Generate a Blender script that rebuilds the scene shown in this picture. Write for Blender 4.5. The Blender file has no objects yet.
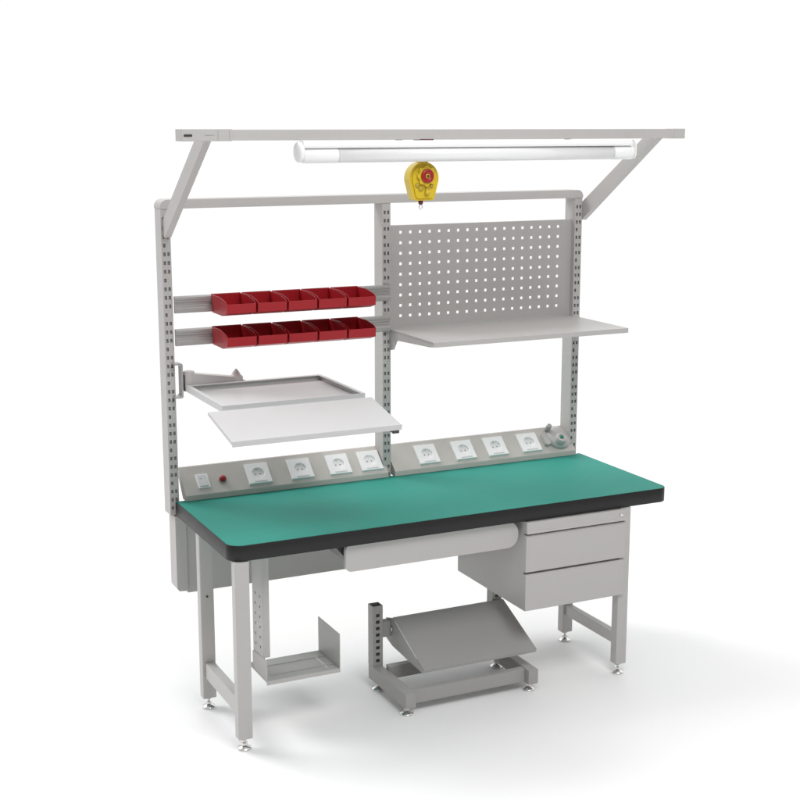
import bpy, bmesh, math, random
from mathutils import Vector, Matrix
random.seed(4)
S = bpy.context.scene
COL = S.collection

# ------------------------------------------------------------ materials
def principled(name, col, rough=.5, metal=0., spec=.5, noise=.0, nscale=30., bump=0., bscale=900., coat=0.):
    m = bpy.data.materials.new(name); m.use_nodes = True
    nt = m.node_tree; b = nt.nodes['Principled BSDF']
    b.inputs['Base Color'].default_value = (*col, 1)
    b.inputs['Roughness'].default_value = rough
    b.inputs['Metallic'].default_value = metal
    b.inputs['Specular IOR Level'].default_value = spec
    b.inputs['Coat Weight'].default_value = coat
    tc = nt.nodes.new('ShaderNodeTexCoord')
    if noise:
        n = nt.nodes.new('ShaderNodeTexNoise'); n.inputs['Scale'].default_value = nscale
        n.inputs['Detail'].default_value = 6
        nt.links.new(tc.outputs['Object'], n.inputs['Vector'])
        mx = nt.nodes.new('ShaderNodeMix'); mx.data_type = 'RGBA'
        mx.inputs[6].default_value = (*[c*(1-noise) for c in col], 1)
        mx.inputs[7].default_value = (*[min(1, c*(1+noise)) for c in col], 1)
        nt.links.new(n.outputs['Fac'], mx.inputs[0])
        nt.links.new(mx.outputs[2], b.inputs['Base Color'])
        r = nt.nodes.new('ShaderNodeMapRange')
        r.inputs[3].default_value = rough*.88; r.inputs[4].default_value = min(1, rough*1.12)
        nt.links.new(n.outputs['Fac'], r.inputs[0]); nt.links.new(r.outputs[0], b.inputs['Roughness'])
    if bump:
        n2 = nt.nodes.new('ShaderNodeTexNoise'); n2.inputs['Scale'].default_value = bscale
        n2.inputs['Detail'].default_value = 2
        nt.links.new(tc.outputs['Object'], n2.inputs['Vector'])
        bp = nt.nodes.new('ShaderNodeBump'); bp.inputs['Strength'].default_value = bump
        bp.inputs['Distance'].default_value = .0006
        nt.links.new(n2.outputs['Fac'], bp.inputs['Height']); nt.links.new(bp.outputs[0], b.inputs['Normal'])
    return m

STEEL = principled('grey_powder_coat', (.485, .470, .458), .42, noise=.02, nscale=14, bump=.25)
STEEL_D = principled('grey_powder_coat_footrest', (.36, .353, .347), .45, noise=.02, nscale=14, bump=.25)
PANEL = principled('beige_grey_panel', (.53, .505, .475), .5, noise=.04, nscale=22, bump=.3, bscale=500)
ALU = principled('anodised_aluminium', (.46, .45, .44), .34, metal=.5)
TRAYM = principled('pale_grey_tray_coat', (.575, .575, .575), .4, noise=.015, nscale=12, bump=.2)
CHROME = principled('chromed_steel', (.78, .77, .76), .16, metal=1.)
GREEN = principled('green_esd_mat', (.026, .268, .213), .62, spec=.25, noise=.03, nscale=9, bump=.35, bscale=1400)
BLACK = principled('black_rubber_edge', (.018, .018, .018), .45, spec=.3, noise=.06, nscale=40, bump=.2)
DARK = principled('dark_plastic', (.035, .033, .032), .5)
RED = principled('red_polypropylene', (.37, .013, .020), .4, spec=.35, noise=.05, nscale=25, bump=.15, bscale=300)
REDD = principled('red_button_plastic', (.34, .010, .012), .35)
MAROON = principled('maroon_rubber', (.10, .008, .018), .45)
WHITE = principled('white_plastic', (.88, .88, .88), .35)
WHITE2 = principled('white_socket_insert', (.70, .70, .71), .4)
TUBE = principled('opal_diffuser', (.86, .86, .86), .25, coat=.4)
YELLOW = principled('yellow_enamel', (.66, .47, .022), .34, noise=.05, nscale=30, coat=.2)
YELLOWD = principled('darker_yellow', (.45, .33, .03), .45, noise=.1, nscale=60)
GDOT = principled('green_contact_cap', (.012, .18, .13), .4)
FLOOR = principled("white_studio_floor", (.88, .88, .88), .55, spec=.25)

# ------------------------------------------------------------ mesh helpers
class MB:
    def __init__(s): s.v = []; s.f = []; s.mi = []; s.sm = []; s.mats = []
    def add(s, vs, fs, m=0, smooth=False):
        o = len(s.v); s.v += [tuple(v) for v in vs]
        for f in fs: s.f.append([i+o for i in f]); s.mi.append(m); s.sm.append(smooth)
    def box(s, x0, x1, y0, y1, z0, z1, m=0, M=None):
        vs = [Vector((x, y, z)) for x in (x0, x1) for y in (y0, y1) for z in (z0, z1)]
        if M: vs = [M @ v for v in vs]
        s.add(vs, [(0,1,3,2),(4,6,7,5),(0,4,5,1),(2,3,7,6),(0,2,6,4),(1,5,7,3)], m)
    def prism(s, poly, axis, a, b, m=0, M=None, smooth=False):
        """poly: 2-D points; axis: extrusion axis; the two coords are the remaining axes in order"""
        def p(u, w, t):
            if axis == 'x': return Vector((t, u, w))
            if axis == 'y': return Vector((u, t, w))
            return Vector((u, w, t))
        n = len(poly)
        vs = [p(u, w, a) for u, w in poly]+[p(u, w, b) for u, w in poly]
        if M: vs = [M @ v for v in vs]
        s.add(vs, [list(range(n))[::-1], list(range(n, 2*n))], m)
        s.add(vs, [(i, (i+1) % n, n+(i+1) % n, n+i) for i in range(n)], m, smooth)
    def rings(s, pts, m=0, n=32, M=None, smooth=True, axis='z', cap=True):
        """lathe: pts = (radius, height)"""
        vs = []
        for r, h in pts:
            for k in range(n):
                a = 2*math.pi*k/n; c, d = r*math.cos(a), r*math.sin(a)
                v = Vector((c, d, h)) if axis == 'z' else Vector((c, h, d)) if axis == 'y' else Vector((h, c, d))
                vs.append(M @ v if M else v)
        fs = [(i*n+k, i*n+(k+1) % n, (i+1)*n+(k+1) % n, (i+1)*n+k) for i in range(len(pts)-1) for k in range(n)]
        s.add(vs, fs, m, smooth)
        if cap:
            o = len(s.v)-len(vs)
            s.f.append(list(range(o, o+n))[::-1]); s.mi.append(m); s.sm.append(False)
            e = o+(len(pts)-1)*n
            s.f.append(list(range(e, e+n))); s.mi.append(m); s.sm.append(False)
    def sheet(s, us, ws, hole, M, t, m=0):
        """perforated plate: grid cells us x ws in the local xz plane, thickness t along +y, M places it"""
        nu, nw = len(us)-1, len(ws)-1; idx = {}; vs = []; fs = []
        def vid(i, j, k):
            if (i, j, k) not in idx:
                idx[(i, j, k)] = len(vs); vs.append(M @ Vector((us[i], t*k, ws[j])))
            return idx[(i, j, k)]
        solid = [[not hole(i, j) for j in range(nw)] for i in range(nu)]
        for i in range(nu):
            for j in range(nw):
                if not solid[i][j]: continue
                fs.append((vid(i,j,0), vid(i+1,j,0), vid(i+1,j+1,0), vid(i,j+1,0)))
                fs.append((vid(i,j,1), vid(i,j+1,1), vid(i+1,j+1,1), vid(i+1,j,1)))
                for di, dj, a, b in ((-1,0,(i,j+1),(i,j)), (1,0,(i+1,j),(i+1,j+1)), (0,-1,(i,j),(i+1,j)), (0,1,(i+1,j+1),(i,j+1))):
                    ii, jj = i+di, j+dj
                    if 0 <= ii < nu and 0 <= jj < nw and solid[ii][jj]: continue
                    fs.append((vid(*b,0), vid(*a,0), vid(*a,1), vid(*b,1)))
        s.add(vs, fs, m)
    def build(s, name, mats, parent=None, bevel=0., seg=2, loc=None):
        me = bpy.data.meshes.new(name)
        org = Vector(loc) if loc else Vector((0, 0, 0))
        me.from_pydata([tuple(Vector(v)-org) for v in s.v], [], s.f)
        if not isinstance(mats, (list, tuple)): mats = [mats]
        for m in mats: me.materials.append(m)
        for p, mi, sm in zip(me.polygons, s.mi, s.sm): p.material_index = mi; p.use_smooth = sm
        bm = bmesh.new(); bm.from_mesh(me)
        bmesh.ops.recalc_face_normals(bm, faces=bm.faces); bm.to_mesh(me); bm.free()
        o = bpy.data.objects.new(name, me); COL.objects.link(o)
        if parent: o.parent = parent
        o.location = org - (Vector(parent_world(parent)) if parent else Vector((0, 0, 0)))
        if bevel:
            b = o.modifiers.new('bevel', 'BEVEL'); b.width = bevel; b.segments = seg
            b.limit_method = 'ANGLE'; b.angle_limit = math.radians(40)
        return o
def parent_world(p):
    l = Vector(p.location)
    while p.parent: p = p.parent; l += Vector(p.location)
    return l
def tag(o, label, cat, group=None, kind=None):
    if label: o['label'] = label
    if cat: o['category'] = cat
    if group: o['group'] = group
    if kind: o['kind'] = kind
    return o
def thing(name, label, cat, loc=(0, 0, 0), group=None):
    o = bpy.data.objects.new(name, None); COL.objects.link(o); o.location = loc
    o.empty_display_size = .05
    return tag(o, label, cat, group)
def arc(cx, cy, r, a0, a1, n=8):
    return [(cx+r*math.cos(math.radians(a0+(a1-a0)*i/n)), cy+r*math.sin(math.radians(a0+(a1-a0)*i/n))) for i in range(n+1)]
def rrect(x0, x1, y0, y1, r, n=8):
    """r: radius or (bl, br, tr, tl)"""
    if not isinstance(r, tuple): r = (r,)*4
    return (arc(x0+r[0], y0+r[0], r[0], 180, 270, n)+arc(x1-r[1], y0+r[1], r[1], 270, 360, n)
            + arc(x1-r[2], y1-r[2], r[2], 0, 90, n)+arc(x0+r[3], y1-r[3], r[3], 90, 180, n))
I4 = Matrix.Identity(4)

# ------------------------------------------------------------ floor
mb = MB(); mb.box(-4, 4.8, -5.0, 4.4, -.05, 0)
tag(mb.build('floor', FLOOR), None, None, kind='structure')

# ------------------------------------------------------------ workbench
W, D, ZT, ZB = 1.8, .636, .7405, .685
bench = thing('workbench', 'grey steel workbench with green top, black edge, uprights, pegboard and drawers', 'workbench', (0, 0, 0))

# tabletop: laminate inside a black edge band
R = (.052, .04, .004, .004)
mb = MB(); mb.prism(rrect(.0025, W-.0025, .0025, D-.0025, (.0495, .0375, .003, .003), 12), 'z', ZB+.001, ZT, smooth=False)
top = mb.build('tabletop', GREEN, bench)
mb = MB()
n = 12; out = rrect(0, W, 0, D, R, n); inn = rrect(.0028, W-.0028, .0028, D-.0028, (.0492, .0372, .003, .003), n)
N = len(out); b = .0016; mid = rrect(b*.7, W-b*.7, b*.7, D-b*.7, (.051, .039, .004, .004), n)
vs = ([(x, y, ZB) for x, y in inn]+[(x, y, ZB) for x, y in mid]+[(x, y, ZB+b) for x, y in out]
      + [(x, y, ZT-b-.0006) for x, y in out]+[(x, y, ZT-.0006) for x, y in mid]+[(x, y, ZT-.0006) for x, y in inn])
mb.add(vs, [(k*N+i, k*N+(i+1) % N, ((k+1) % 6)*N+(i+1) % N, ((k+1) % 6)*N+i) for k in range(6) for i in range(N)], 0, True)
mb.build('edge_band', BLACK, top)

# legs and their levelling feet
def leg(x0, x1, y0, y1, fy):
    z0 = .042
    mb = MB(); mb.box(x0, x1, y0, y1, z0, ZB-.002)
    o = mb.build('leg', STEEL, bench, .003)
    cx = (x0+x1)/2; T = Matrix.Translation((cx, (y0+y1)/2, 0))
    f = MB()
    f.rings([(.024, .0), (.0255, .003), (.0245, .006), (.012, .011), (.009, .013)], M=T, n=36)
    f.rings([(.013, .017), (.013, .025)], M=T, n=6, smooth=False)
    f.rings([(.0055, .010), (.0055, z0+.004)], M=T, n=20)
    f.rings([(.011, z0-.006), (.011, z0-.001)], M=T, n=24)
    f.build('levelling_foot', CHROME, o)
    # bolt head on the left face
    return o
L1 = leg(.014, .065, -.004, .036, 0); L2 = leg(.010, .061, .385, .425, 0)
leg(1.577, 1.625, .000, .040, 0); leg(1.574, 1.622, .385, .425, 0)
for x0, x1, z0, z1 in ((.020, .055, .125, .185), (1.584, 1.614, .120, .165)):
    mb = MB(); mb.box(x0, x1, .036, .384, z0, z1); mb.build('stretcher', STEEL, bench, .002)
mb = MB(); mb.rings([(.004, -.001), (.004, .003)], M=Matrix.Translation((.035, .383, .44)), axis='y', n=16)
mb.build('bolt', DARK, L2)
# uprights: perforated front, closed box behind
YU, YB = .638, .713
def upright(x0, x1):
    mb = MB(); z0, z1 = .6875, 1.833; w = x1-x0
    pitch = .0318; n = int((z1-z0-.03)/pitch)
    us = [0, .0055, .0145, w-.0145, w-.0055, w]
    ws = [z0]
    for i in range(n): a = z0+.022+i*pitch; ws += [a, a+.0135]
    ws.append(z1)
    def hole(i, j):
        if j % 2 == 0: return False
        return i in ((1, 3) if (j//2) % 4 != 3 else (1,))
    mb.sheet(us, ws, hole, Matrix.Translation((x0, YU, 0)), .0025)
    mb.box(x0, x0+.0025, YU+.0026, YB, z0, z1); mb.box(x1-.0025, x1, YU+.0026, YB, z0, z1)
    mb.box(x0+.0026, x1-.0026, YB-.0025, YB, z0, z1)
    mb.box(x0+.0027, x1-.0027, YU+.0075, YU+.0095, z0, z1, 1)
    return mb.build('upright', [STEEL, STEEL_D], bench)
UX = ((-.0195, .0155), (.863, .898), (1.747, 1.782))
for a, b_ in UX: upright(a, b_)
mb = MB(); mb.prism(rrect(-.021, 1.7835, 1.8335, 1.8665, (.002, .002, .026, .026), 8), 'y', YU-.003, YB+.003)
mb.build('top_beam', STEEL, bench, .002)
# lower posts and the panel hanging between them behind the legs
for x0, x1 in ((-.0045, .038), (1.733, 1.774)):
    mb = MB(); mb.prism([(x0, .398), (x0+.008, .386), (x1-.006, .384), (x1, .388), (x1, ZB-.002), (x0, ZB-.002)], 'y', .632, .712)
    mb.build('lower_post', STEEL, bench, .003)
mb = MB(); mb.box(.0385, 1.7325, .640, .71, .372, ZB-.003)
mb.build('back_panel', STEEL, bench, .003)

# cantilever arms and the overhead rail
for x0 in (-.012, 1.7832):
    mb = MB(); mb.prism([(.228, 2.081), (.120, 2.081), (.620, 1.731), (.6375, 1.733), (.6375, 1.795)] if x0 < 1 else
                        [(.230, 2.081), (.135, 2.081), (.645, 1.741), (.645, 1.815)], 'x', x0, x0+.024)
    mb.build('cantilever_arm', STEEL, bench, .002)
rail_o = MB()
y0, y1, z0, z1 = .0785, .1385, 2.0815, 2.1165
rail_o.prism([(y0, z0), (y0+.022, z0), (y0+.022, z0+.012), (y1-.022, z0+.012), (y1-.022, z0), (y1, z0), (y1, z1), (y0, z1)], 'x', .0685, 1.8175)
rail = rail_o.build('overhead_rail', STEEL, bench, .0012)
mb = MB(); mb.box(-.102, .0685, y0-.003, y1+.003, z0-.002, z1+.002)
ec = mb.build('end_fitting', STEEL, rail, .002)
mb = MB(); mb.box(1.8185, 1.869, y0-.001, y1+.001, z0-.001, z1+.001); mb.build('end_fitting', STEEL, rail, .002)
mb = MB(); mb.prism(rrect(-.094, -.066, 2.0945, 2.1015, .0034, 5), 'y', y0-.0045, y0-.0031)
mb.build('slot_plug', DARK, rail)
mb = MB(); mb.box(-.024, .006, y0-.0038, y0-.0031, 2.0975, 2.0995); mb.build('slot', STEEL_D, rail)
for x in (.02, .058):
    mb = MB(); mb.box(x, x+.0012, y0-.0036, y0-.0031, z0+.001, z1-.001); mb.build('joint_seam', STEEL_D, rail)

# pegboard
mb = MB(); nx, nz = 18, 9; px, pz, hw = .0428, .0414, .0055
us = [.899]; ws = [1.338]
for i in range(nx): c = .9535+i*px; us += [c-hw, c+hw]
us.append(1.746)
for j in range(nz): c = 1.3855+j*pz; ws += [c-hw, c+hw]
ws.append(1.744)
mb.sheet(us, ws, lambda i, j: i % 2 == 1 and j % 2 == 1, Matrix.Translation((0, .662, 0)), .002)
mb.box(.899, 1.746, .6645, .682, 1.742, 1.744); mb.box(.899, 1.746, .6645, .682, 1.338, 1.340)
mb.build('pegboard', STEEL, bench)

# shelf
mb = MB(); mb.prism([(.245, 1.321), (.2475, 1.321), (.2475, 1.3375), (.658, 1.3375), (.658, 1.340), (.245, 1.340)], 'x', .890, 1.757)
sh = mb.build('shelf', STEEL, bench, .0008)
for x0 in (.893, 1.7505):
    mb = MB(); mb.prism([(.2485, 1.337), (.2485, 1.322), (.28, 1.317), (.57, 1.302), (.60, 1.262), (.636, 1.255), (.636, 1.337)], 'x', x0, x0+.0035)
    mb.build('shelf_bracket', STEEL, sh)
# aluminium bin rails with two grooves
def bin_rail(z):
    h = .062; y = .613
    prof = [(y+.012, z), (y+.002, z), (y, z+.003), (y, z+.016), (y+.004, z+.020), (y+.004, z+.026), (y+.010, z+.028), (y+.010, z+.038),
            (y+.004, z+.040), (y+.004, z+.046), (y, z+.049), (y, z+.057), (y+.008, z+h), (y+.016, z+h), (y+.016, z)]
    mb = MB(); mb.prism(prof, 'x', .0165, .886); return mb.build('bin_rail', ALU, bench)
bin_rail(1.455); bin_rail(1.334)

# socket panels
SL = math.atan2(.088, .100)
def face(x, s, up=0.):
    """frame on the sloping face: local x along the bench, local y up the slope, local z outwards"""
    c, sn = math.cos(SL), math.sin(SL)
    M = Matrix.Identity(4)
    ex = Vector((1, 0, 0)); ey = Vector((0, c, sn)); ez = Vector((0, -sn, c))
    o = Vector((x, .613, .762))+ey*s+ez*up
    for i in range(3): M[i][0] = ex[i]; M[i][1] = ey[i]; M[i][2] = ez[i]; M[i][3] = o[i]
    return M
def socket(parent, x):
    M = face(x, .062, .0048); w = .0465; n = 40; rr = .0245
    mb = MB()
    mb.prism(rrect(-w, w, -w, w, .001, 2), 'z', -.0046, -.0040, M=M)
    sq = []; ci = []
    for k in range(n):
        q = 2*math.pi*k/n; c, d = math.cos(q), math.sin(q); m = max(abs(c), abs(d)); sq.append((w*c/m, w*d/m)); ci.append((rr*c, rr*d))
    lv = [[(x_, y_, -.0045) for x_, y_ in sq], [(x_, y_, .0045) for x_, y_ in sq], [(x_*.975, y_*.975, .006) for x_, y_ in sq],
          [(x_*1.04, y_*1.04, .006) for x_, y_ in ci], [(x_, y_, .005) for x_, y_ in ci], [(x_*.95, y_*.95, -.0035) for x_, y_ in ci]]
    vs = [M @ Vector(v) for L in lv for v in L]
    mb.add(vs, [(i*n+k, i*n+(k+1) % n, (i+1)*n+(k+1) % n, (i+1)*n+k) for i in range(5) for k in range(n)])
    mb.rings([(.0240, -.0034), (.001, -.0032)], m=0, M=M, n=40, cap=False)
    mb.prism(rrect(-.026, .026, -.040, -.036, .0015, 3), 'z', .0061, .0078, 1, M=M)
    for sx in (-1, 1): mb.rings([(.0024, -.0031), (.0024, -.0026)], m=2, M=M @ Matrix.Translation((sx*.0095, 0, 0)), n=14)
    for sy in (-1, 1): mb.box(-.0035, .0035, sy*.0215-.002, sy*.0215+.002, -.0031, .001, 1, M=M)
    return mb.build('power_socket', [WHITE, WHITE2, DARK], parent)
def socket_panel(x0, x1, xs):
    y = .613
    prof = [(y, ZT+.0006), (y, .762), (y+.102, .867), (y+.112, .867), (y+.112, .85), (.637, .7650), (.637, ZT+.0006)]
    prof = [(y, ZT+.0006), (y, .762), (y+.100, .850), (y+.112, .850), (y+.112, .83), (y+.045, ZT+.0006)]
    mb = MB(); mb.prism(prof, 'x', x0, x1)
    o = mb.build('socket_panel', PANEL, bench, .0015)
    for x in xs: socket(o, x)
    return o
pL = socket_panel(.0365, .876, (.338, .513, .675, .812))
pR = socket_panel(.906, 1.764, (1.070, 1.240, 1.392, 1.556))
M = face(.115, .058)
mb = MB(); mb.prism(rrect(-.024, .024, -.032, .032, .003, 3), 'z', -.001, .005, M=M)
mb.box(-.017, .017, -.026, -.001, .0052, .010, 1, M=M); mb.box(-.017, .017, .001, .026, .0052, .0075, 1, M=M)
mb.box(-.012, -.002, .008, .010, .0076, .008, 2, M=M)
mb.build('rocker_switch', [WHITE, WHITE2, STEEL_D], pL, .001)
M = face(.193, .056)
mb = MB(); mb.rings([(.016, -.001), (.016, .004), (.0145, .005)], m=1, M=M, n=32); mb.rings([(.013, .0052), (.0125, .014), (.008, .019), (.001, .0205)], m=0, M=M, n=32)
mb.build('pilot_light', [REDD, STEEL_D], pL)
# round grounding fitting at the right end
M = face(1.69, .062)
mb = MB()
mb.rings([(.055, -.001), (.056, .010), (.053, .018), (.042, .026), (.027, .030), (.001, .031)], M=M @ Matrix.Translation((.012, .006, 0)), n=56)
mb.rings([(.024, .0), (.024, .046), (.021, .050), (.012, .051), (.0115, .048)], M=M @ Matrix.Translation((.002, -.020, 0)), n=36)
mb.prism(rrect(-.066, -.040, -.030, .040, .012, 6), 'z', -.001, .020, M=M)
mb.rings([(.012, .0), (.012, .048), (.009, .051), (.001, .0515)], m=1, M=M @ Matrix.Translation((-.030, .046, 0)), n=28)
fit = mb.build('ground_fitting', [STEEL, ALU], pR, .0015)
mb = MB(); mb.rings([(.0085, .040), (.0085, .051), (.007, .0525), (.001, .053)], M=M @ Matrix.Translation((.002, -.020, 0)), n=24)
mb.build('contact_cap', GDOT, pR)

# drawer cabinet under the right end
mb = MB(); mb.box(1.152, 1.5745, .010, .533, .333, ZB-.002)
cab = mb.build('drawer_cabinet', STEEL, bench, .0015)
mb = MB(); mb.prism([(.0085, .640), (-.016, .637), (-.016, .641), (-.012, .645), (-.012, ZB-.004), (.0085, ZB-.004)], 'x', 1.151, 1.594); tcv = mb.build('top_cover', STEEL, cab, .0015)
mb = MB(); mb.rings([(.0065, -.0125), (.0065, -.0150), (.005, -.0158), (.001, -.0158)], M=Matrix.Translation((1.572, 0, .662)), axis='y', n=24); mb.build('cam_lock', CHROME, cab)
for z0, z1 in ((.488, .630), (.336, .478)):
    prof = [(.0085, z0), (-.012, z0), (-.012, z1-.008), (-.006, z1), (.0085, z1)]
    mb = MB(); mb.prism(prof, 'x', 1.149, 1.594)
    mb.build('drawer', STEEL, cab, .0012)

# shallow pencil drawer under the middle
mb = MB(); mb.prism(rrect(.432, 1.134, .583, .6835, (.022, .046, .046, .022), 12), 'y', .022, .040)
dr = mb.build('pencil_drawer', STEEL, bench, .003, 3)
mb = MB(); mb.box(.465, 1.10, .041, .44, .61, .675); mb.build('drawer_box', STEEL_D, dr, .001)
mb = MB(); mb.prism([(.395, .683), (.462, .683), (.462, .60), (.440, .63)], 'y', .05, .42); mb.build('drawer_wedge', DARK, dr)  # dark wedge at the left end of the pencil drawer

# computer holder hanging under the left end
mb = MB()
# perforated hanger channel: left face with two rows of holes, front flange
us = [.140]; 
us = [0, .024, .032, .072, .080, .104]
ws = [.262]
for i in range(6): a = .295+i*.038; ws += [a, a+.010]
ws.append(ZB-.002)
Mh = Matrix(((0, -1, 0, .162), (1, 0, 0, .140), (0, 0, 1, 0), (0, 0, 0, 1)))
Mh = Matrix(((0, 1, 0, .160), (1, 0, 0, .140), (0, 0, 1, 0), (0, 0, 0, 1)))
mb.sheet(us, ws, lambda i, j: j % 2 == 1 and i in (1, 3), Mh, .002)
mb.box(.1622, .186, .1400, .1425, .268, ZB-.002); mb.box(.1622, .186, .2415, .244, .262, ZB-.002)
mb.box(.165, .167, .1426, .2414, .262, ZB-.003, 1)
post = mb.build('hanger_post', [STEEL, STEEL_D], bench)
mb = MB()
mb.prism([(.10, .196), (.222, .196), (.244, .214), (.244, .262), (.10, .270)], 'x', .1565, .1595)          # left cheek
mb.box(.1565, .437, .10, .30, .190, .193)            # floor of the holder
mb.box(.1565, .437, .0975, .0999, .1805, .196)         # front lip
mb.box(.437, .4395, .0975, .302, .1805, .327)        # right cheek
mb.box(.19, .436, .150, .158, .1931, .1965); mb.box(.19, .436, .235, .243, .1931, .1965)
hold = mb.build('computer_holder', STEEL, bench, .0008)
post.parent = hold
mb = MB(); mb.box(.397, .404, .13, .25, .1932, .1945); mb.build('slot', WHITE2, hold)

# ------------------------------------------------------------ swivel tray
st = thing('swivel_tray', 'pale grey two-level keyboard tray on a swivel arm clamped to the left upright', 'tray', (.02, .62, 1.14))
mb = MB()
prof = ([(.003, 1.147), (.003, 1.141)]+arc(.026, 1.149, .008, -90, 0, 5)+arc(.026, 1.264, .008, 0, 90, 5)
        + [(.003, 1.272), (.003, 1.266), (.022, 1.266), (.028, 1.260), (.028, 1.153), (.022, 1.147)])
mb.prism(prof, 'y', .598, .637)
br = mb.build('wall_bracket', ALU, st, .001)
mb = MB(); mb.box(.0342, .041, .600, .630, 1.168, 1.226); mb.build('hinge_block', DARK, st)
mb = MB(); T = Matrix.Translation((.060, .612, 0))
mb.rings([(.019, 1.164), (.021, 1.166), (.021, 1.236), (.019, 1.239)], M=T, n=32)
mb.prism([(.060, 1.170), (.30, 1.150), (.30, 1.178), (.235, 1.206), (.060, 1.232)], 'y', .592, .632)
T2 = Matrix.Translation((.243, .612, 0))
mb.rings([(.026, 1.175), (.026, 1.205), (.018, 1.211), (.012, 1.222), (.004, 1.233), (.001, 1.234)], M=T2, n=32)
mb.build('swivel_arm', STEEL, st, .001)
# upper tray with a raised rim
mb = MB(); x0, x1, y0, y1, z = .040, .574, .165, .588, 1.172
mb.box(x0, x1, y0, y1, z-.004, z)
t = .003; h = .019
mb.box(x0, x1, y0, y0+t, z, z+h); mb.box(x0, x1, y1-t, y1, z, z+h)
mb.box(x0, x0+t, y0+t, y1-t, z, z+h); mb.box(x1-t, x1, y0+t, y1-t, z, z+h)
mb.box(x0+t, x1-t, y1-.02, y1-t, z+h-.002, z+h); mb.box(x0+t, x0+.014, y0+t, y1-.02, z+h-.002, z+h); mb.box(x1-.014, x1-t, y0+t, y1-.02, z+h-.002, z+h)
mb.build('upper_tray', TRAYM, st)
# lower keyboard shelf, tipped towards the user
yb, zb, yf, zf = .150, 1.178, -.100, 1.125
a = math.atan2(zb-zf, yb-yf); Ls = math.hypot(yb-yf, zb-zf)
M = Matrix.Translation((0, yf, zf)) @ Matrix.Rotation(a, 4, 'X')
mb = MB(); mb.box(-.016, .592, 0, Ls, -.002, 0, M=M)
mb.box(-.016, .592, -.0025, 0, -.017, .003, M=M); mb.box(-.016, -.0135, 0, Ls, -.012, -.0021, M=M); mb.box(.5895, .592, 0, Ls, -.012, -.0021, M=M)
mb.box(-.016, .592, Ls-.0025, Ls, -.012, -.0021, M=M)
ks = mb.build('keyboard_shelf', TRAYM, st, .0006)
mb = MB()
mb.box(.560, .585, -.001, .035, -.030, -.0125, M=M); mb.build('shelf_catch', DARK, ks, .002)
for x in (.10, .48):
    mb = MB(); mb.box(x, x+.03, .19, .46, 1.150, 1.1675); mb.build('slide_rail', ALU, st, .001)

# ------------------------------------------------------------ tube light
tl = thing('tube_light', 'long white tube light fixed beneath the overhead rail', 'lamp', (.95, .06, 2.08))
yc = .058
mb = MB(); mb.prism([(yc-.024, 2.056), (yc-.026, 2.064), (yc-.020, 2.0795), (yc+.020, 2.0795), (yc+.026, 2.064), (yc+.024, 2.056)], 'x', .300, 1.600)
mb.build('housing', WHITE, tl, .002)
T = Matrix.Translation((0, yc, 2.0315))
mb = MB(); mb.rings([(.0245, .428), (.0245, 1.525)], M=T, axis='x', n=40); mb.build('tube', TUBE, tl)
for xa, xb, in ((.302, .427), (1.526, 1.612)):
    mb = MB(); mb.rings([(.022, xa), (.0254, xa+.003), (.0254, xb-.003), (.0245, xb)], M=T, axis='x', n=40); mb.build('end_sleeve', WHITE, tl)
mb = MB(); T = Matrix.Translation((0, yc, 2.043))
mb.rings([(.012, .281), (.030, .283), (.0345, .289), (.0345, .296), (.033, .2995)], M=T, axis='x', n=48); mb.build('end_cap', WHITE, tl)
mb = MB(); mb.prism(rrect(yc-.026, yc+.026, 2.008, 2.0785, .018, 6), 'x', 1.6125, 1.617); mb.build('end_cap', WHITE, tl, .001)
for x in (.66, 1.34):
    mb = MB(); mb.box(x, x+.018, .074, .092, 2.0755, 2.0812); mb.build('mounting_clip', ALU, tl)

# ------------------------------------------------------------ tool balancer
bx, by = .773, .112
tb = thing('tool_balancer', 'small yellow spring balancer with a red hub hanging from the overhead rail', 'tool balancer', (bx, by, 2.08))
# teardrop body
def tear(rx, zc, zb, wb, ztop, wt, n=26):
    pts = arc(0, zc, rx, -12, 192, n)
    pts = [(x, min(z, ztop)) for x, z in pts]
    return pts+[(-wb, zb+.006), (-wb+.006, zb), (wb-.006, zb), (wb, zb+.006)]
T = Matrix.Translation((bx, by, 0))
mb = MB(); mb.prism(tear(.057, 1.948, 1.872, .040, 2.012, .03), 'y', -.014, .028, M=T)
body = mb.build('body', YELLOW, tb, .007, 4)
mb = MB(); mb.prism(tear(.047, 1.948, 1.880, .033, 2.0, .03), 'y', -.020, -.0142, M=T); mb.build('front_cover', YELLOW, tb, .004, 3)
T = Matrix.Translation((bx+.004, by-.020, 1.957))
mb = MB()
star = []
for k in range(64):
    q = 2*math.pi*k/64; r = .0335+.0035*math.cos(8*q); star.append((r*math.cos(q), r*math.sin(q)))
mb.prism(star, 'y', -.010, -.0005, M=T); mb.build('tension_knob', YELLOW, tb, .002)
mb = MB(); mb.rings([(.024, -.0105), (.024, -.0160), (.0215, -.0185), (.0095, -.0185), (.009, -.0150)], m=0, M=T, axis='y', n=40)
mb.rings([(.0088, -.0145), (.0088, -.0165), (.005, -.0165)], m=1, M=T, axis='y', n=24); mb.rings([(.0045, -.0166), (.0040, -.021), (.001, -.0215)], m=2, M=T, axis='y', n=16)
mb.build('hub', [REDD, YELLOW, DARK], tb)
mb = MB()
T = Matrix.Translation((bx, by-.0205, 0))
for k, (dx, z, w) in enumerate(((-.030, 1.925, .008), (-.016, 1.914, .010), (.010, 1.912, .010), (.026, 1.922, .007))):
    mb.rings([(w, 0.0), (w*.9, -.0035), (.001, -.0037)], M=T @ Matrix.Translation((dx, 0, z)), axis='y', n=18)
mb.build('cover_scallop', YELLOWD, tb)  # row of scallops below the knob, in a darker yellow
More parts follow.
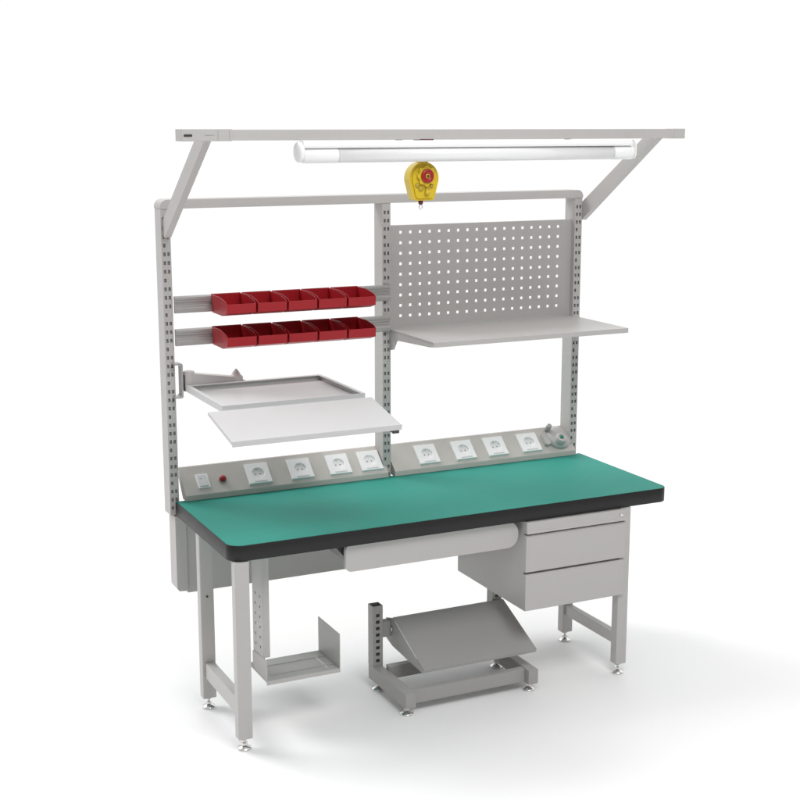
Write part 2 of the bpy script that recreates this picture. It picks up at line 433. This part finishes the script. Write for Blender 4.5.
mb = MB(); mb.rings([(.007, 0), (.010, -.012), (.003, -.016)], m=0, M=T @ Matrix.Translation((.006, 0, 1.902)), axis='y', n=18)
mb.build('lock_pin', YELLOW, tb)
T = Matrix.Translation((bx-.006, by, 0))
mb = MB(); mb.rings([(.006, 1.877), (.0085, 1.874), (.0085, 1.862), (.005, 1.857)], M=T, n=24); mb.build('cable_stop', MAROON, tb)
mb = MB()
pts = []
def tube(mb, path, r, m=0, n=10, closed=False):
    vs = []; L = len(path)
    for i, p in enumerate(path):
        p = Vector(p); a_ = Vector(path[(i-1) % L] if (closed or i) else path[i]); c_ = Vector(path[(i+1) % L] if (closed or i < L-1) else path[i])
        t_ = (c_-a_).normalized(); u = t_.cross(Vector((0, 1, 0)))
        if u.length < 1e-3: u = t_.cross(Vector((1, 0, 0)))
        u.normalize(); w = t_.cross(u)
        vs += [p+r*(math.cos(2*math.pi*k/n)*u+math.sin(2*math.pi*k/n)*w) for k in range(n)]
    fs = [(i*n+k, i*n+(k+1) % n, ((i+1) % L)*n+(k+1) % n, ((i+1) % L)*n+k) for i in range(L if closed else L-1) for k in range(n)]
    mb.add(vs, fs, m, True)
tube(mb, [(bx-.006+.006*math.sin(q), by, 1.849+.008*math.cos(q)) for q in [2*math.pi*k/20 for k in range(20)]], .0016, closed=True)
mb.build('cable_ring', CHROME, tb)
# hanging hook and maroon trolley in the rail
mb = MB(); mb.box(bx-.026, bx+.026, by-.0360, by+.018, 2.0740, 2.0832); mb.build('trolley', MAROON, tb, .001)
mb = MB(); mb.box(bx-.004, bx+.004, by-.004, by+.004, 2.000, 2.0743); mb.box(bx-.018, bx+.018, by-.010, by+.016, 1.995, 2.022); mb.build('hanging_hook', YELLOW, tb, .002)

# ------------------------------------------------------------ storage bins
def bin_mesh2():
    w = .111; t = .0022; mb = MB()
    side = [(.052, 0), (.0, .006), (.0, .046), (.082, .066), (.173, .066), (.173, .0)]
    side = [(.054, 0), (.003, .014), (0, .047), (.020, .056), (.084, .066), (.173, .066), (.173, 0)]
    for xa in (0, w-t): mb.prism(side, 'x', xa, xa+t)
    mb.box(t, w-t, .171, .173, 0, .066)
    mb.box(t, w-t, .054, .171, 0, t)
    mb.prism([(.054, 0), (.003, .014), (0, .047), (t, .047), (.003+t, .0155), (.054, t)], 'x', t, w-t)
    mb.box(-.0012, w+.0012, .1732, .1765, .056, .068)
    return mb
order = ['leftmost', 'second from the left', 'middle', 'second from the right', 'rightmost']
first = None
for r, (z, row) in enumerate(((1.453, 'upper'), (1.333, 'lower'))):
    for k in range(5):
        loc = (.155+.1190*k, .436, z)
        if first is None:
            first = bin_mesh2().build('storage_bin', RED, None, .0012); o = first
        else:
            o = first.copy(); COL.objects.link(o)
        o.location = loc
        tag(o, f'open red plastic bin, {order[k]} of the five on the {row} rail', 'bin', 'red storage bins hung on the two rails')

# ------------------------------------------------------------ footrest
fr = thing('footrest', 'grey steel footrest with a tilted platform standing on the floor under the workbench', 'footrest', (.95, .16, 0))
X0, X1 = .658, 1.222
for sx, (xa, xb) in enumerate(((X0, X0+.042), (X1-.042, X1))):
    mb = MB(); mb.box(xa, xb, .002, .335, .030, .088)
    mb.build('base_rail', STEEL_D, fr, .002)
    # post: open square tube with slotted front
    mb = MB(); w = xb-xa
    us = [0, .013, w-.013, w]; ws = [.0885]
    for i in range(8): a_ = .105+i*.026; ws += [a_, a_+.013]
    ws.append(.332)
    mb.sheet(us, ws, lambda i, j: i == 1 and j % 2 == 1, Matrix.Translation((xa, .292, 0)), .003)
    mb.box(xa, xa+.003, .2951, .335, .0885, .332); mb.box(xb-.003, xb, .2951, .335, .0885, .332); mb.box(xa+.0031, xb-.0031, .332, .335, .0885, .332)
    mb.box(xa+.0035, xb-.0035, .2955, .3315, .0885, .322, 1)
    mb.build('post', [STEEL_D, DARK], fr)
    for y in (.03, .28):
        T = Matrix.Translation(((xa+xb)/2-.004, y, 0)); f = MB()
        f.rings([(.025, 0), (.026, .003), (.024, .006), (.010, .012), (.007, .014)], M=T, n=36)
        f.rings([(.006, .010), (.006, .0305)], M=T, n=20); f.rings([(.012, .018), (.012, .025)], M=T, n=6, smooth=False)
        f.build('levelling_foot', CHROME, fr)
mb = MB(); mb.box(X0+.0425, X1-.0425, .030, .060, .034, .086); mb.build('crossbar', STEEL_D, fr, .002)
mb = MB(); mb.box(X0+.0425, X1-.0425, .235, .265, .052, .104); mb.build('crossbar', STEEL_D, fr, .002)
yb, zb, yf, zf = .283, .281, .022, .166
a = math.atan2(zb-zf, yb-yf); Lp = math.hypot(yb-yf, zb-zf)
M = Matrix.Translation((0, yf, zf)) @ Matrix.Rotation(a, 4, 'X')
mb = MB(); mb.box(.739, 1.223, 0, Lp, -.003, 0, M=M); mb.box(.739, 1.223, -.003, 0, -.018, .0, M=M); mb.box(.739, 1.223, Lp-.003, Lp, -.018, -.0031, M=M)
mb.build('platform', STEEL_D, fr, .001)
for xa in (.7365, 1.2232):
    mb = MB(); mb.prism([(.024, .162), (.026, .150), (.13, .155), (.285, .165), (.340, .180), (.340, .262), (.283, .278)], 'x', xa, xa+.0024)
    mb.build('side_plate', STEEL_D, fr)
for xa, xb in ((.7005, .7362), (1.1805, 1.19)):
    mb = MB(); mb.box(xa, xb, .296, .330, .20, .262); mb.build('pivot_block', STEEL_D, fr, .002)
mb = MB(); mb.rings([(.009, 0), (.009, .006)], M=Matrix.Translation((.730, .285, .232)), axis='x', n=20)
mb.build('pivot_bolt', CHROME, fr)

# ------------------------------------------------------------ light
KEY, FILL, DIM, TOP = 8300, 92, .29, .36
def area(name, loc, target, size, power, col=(1, 1, 1)):
    l = bpy.data.lights.new(name, 'AREA'); l.shape = 'DISK'; l.size = size; l.energy = power; l.color = col
    o = bpy.data.objects.new(name, l); COL.objects.link(o); o.location = loc
    o.rotation_euler = (Vector(target)-Vector(loc)).to_track_quat('-Z', 'Y').to_euler(); return o
area('key_softbox', (-18.0, 22.5, 31), (.9, .3, .6), 19, KEY)
area('front_fill', (.6, -2.7, 4.3), (1.0, .6, 1.4), 2.2, FILL)  # unseen fill lamp added to brighten the pegboard and shelf
w = bpy.data.worlds.new('World'); S.world = w; w.use_nodes = True
nt = w.node_tree; bg = nt.nodes['Background']
# unseen surround added as light: white behind the bench, dimmer other sides, brighter overhead
tc = nt.nodes.new('ShaderNodeTexCoord')
def n_range(vec, a, b, lo, hi):
    d = nt.nodes.new('ShaderNodeVectorMath'); d.operation = 'DOT_PRODUCT'; d.inputs[1].default_value = vec
    nt.links.new(tc.outputs['Generated'], d.inputs[0])
    m = nt.nodes.new('ShaderNodeMapRange'); m.interpolation_type = 'SMOOTHSTEP'
    m.inputs[1].default_value = a; m.inputs[2].default_value = b; m.inputs[3].default_value = lo; m.inputs[4].default_value = hi
    nt.links.new(d.outputs['Value'], m.inputs[0]); return m.outputs[0]
ad = nt.nodes.new('ShaderNodeMath'); ad.operation = 'ADD'
nt.links.new(n_range((.43, .90, 0), -.15, .38, DIM, 1.02), ad.inputs[0]); nt.links.new(n_range((0, 0, 1), .25, .9, 0, TOP), ad.inputs[1])
nt.links.new(ad.outputs[0], bg.inputs['Strength'])
bg.inputs['Color'].default_value = (1, 1, 1, 1)

# ------------------------------------------------------------ camera
cam = bpy.data.cameras.new('camera'); co = bpy.data.objects.new('camera', cam); COL.objects.link(co); S.camera = co
cam.sensor_width = 36; cam.lens = 36*1369.24/800; cam.clip_end = 200
co.location = (-1.3935, -4.2196, 2.1321)
co.rotation_euler = Vector((.4244116, .88374576, -.19715)).to_track_quat('-Z', 'Y').to_euler()
S.render.engine = 'CYCLES'
S.view_settings.view_transform = 'Standard'; S.view_settings.look = 'None'; S.view_settings.exposure = 0; S.view_settings.gamma = 1
S.cycles.max_bounces = 10; S.cycles.diffuse_bounces = 6
S.render.resolution_x = S.render.resolution_y = 1024
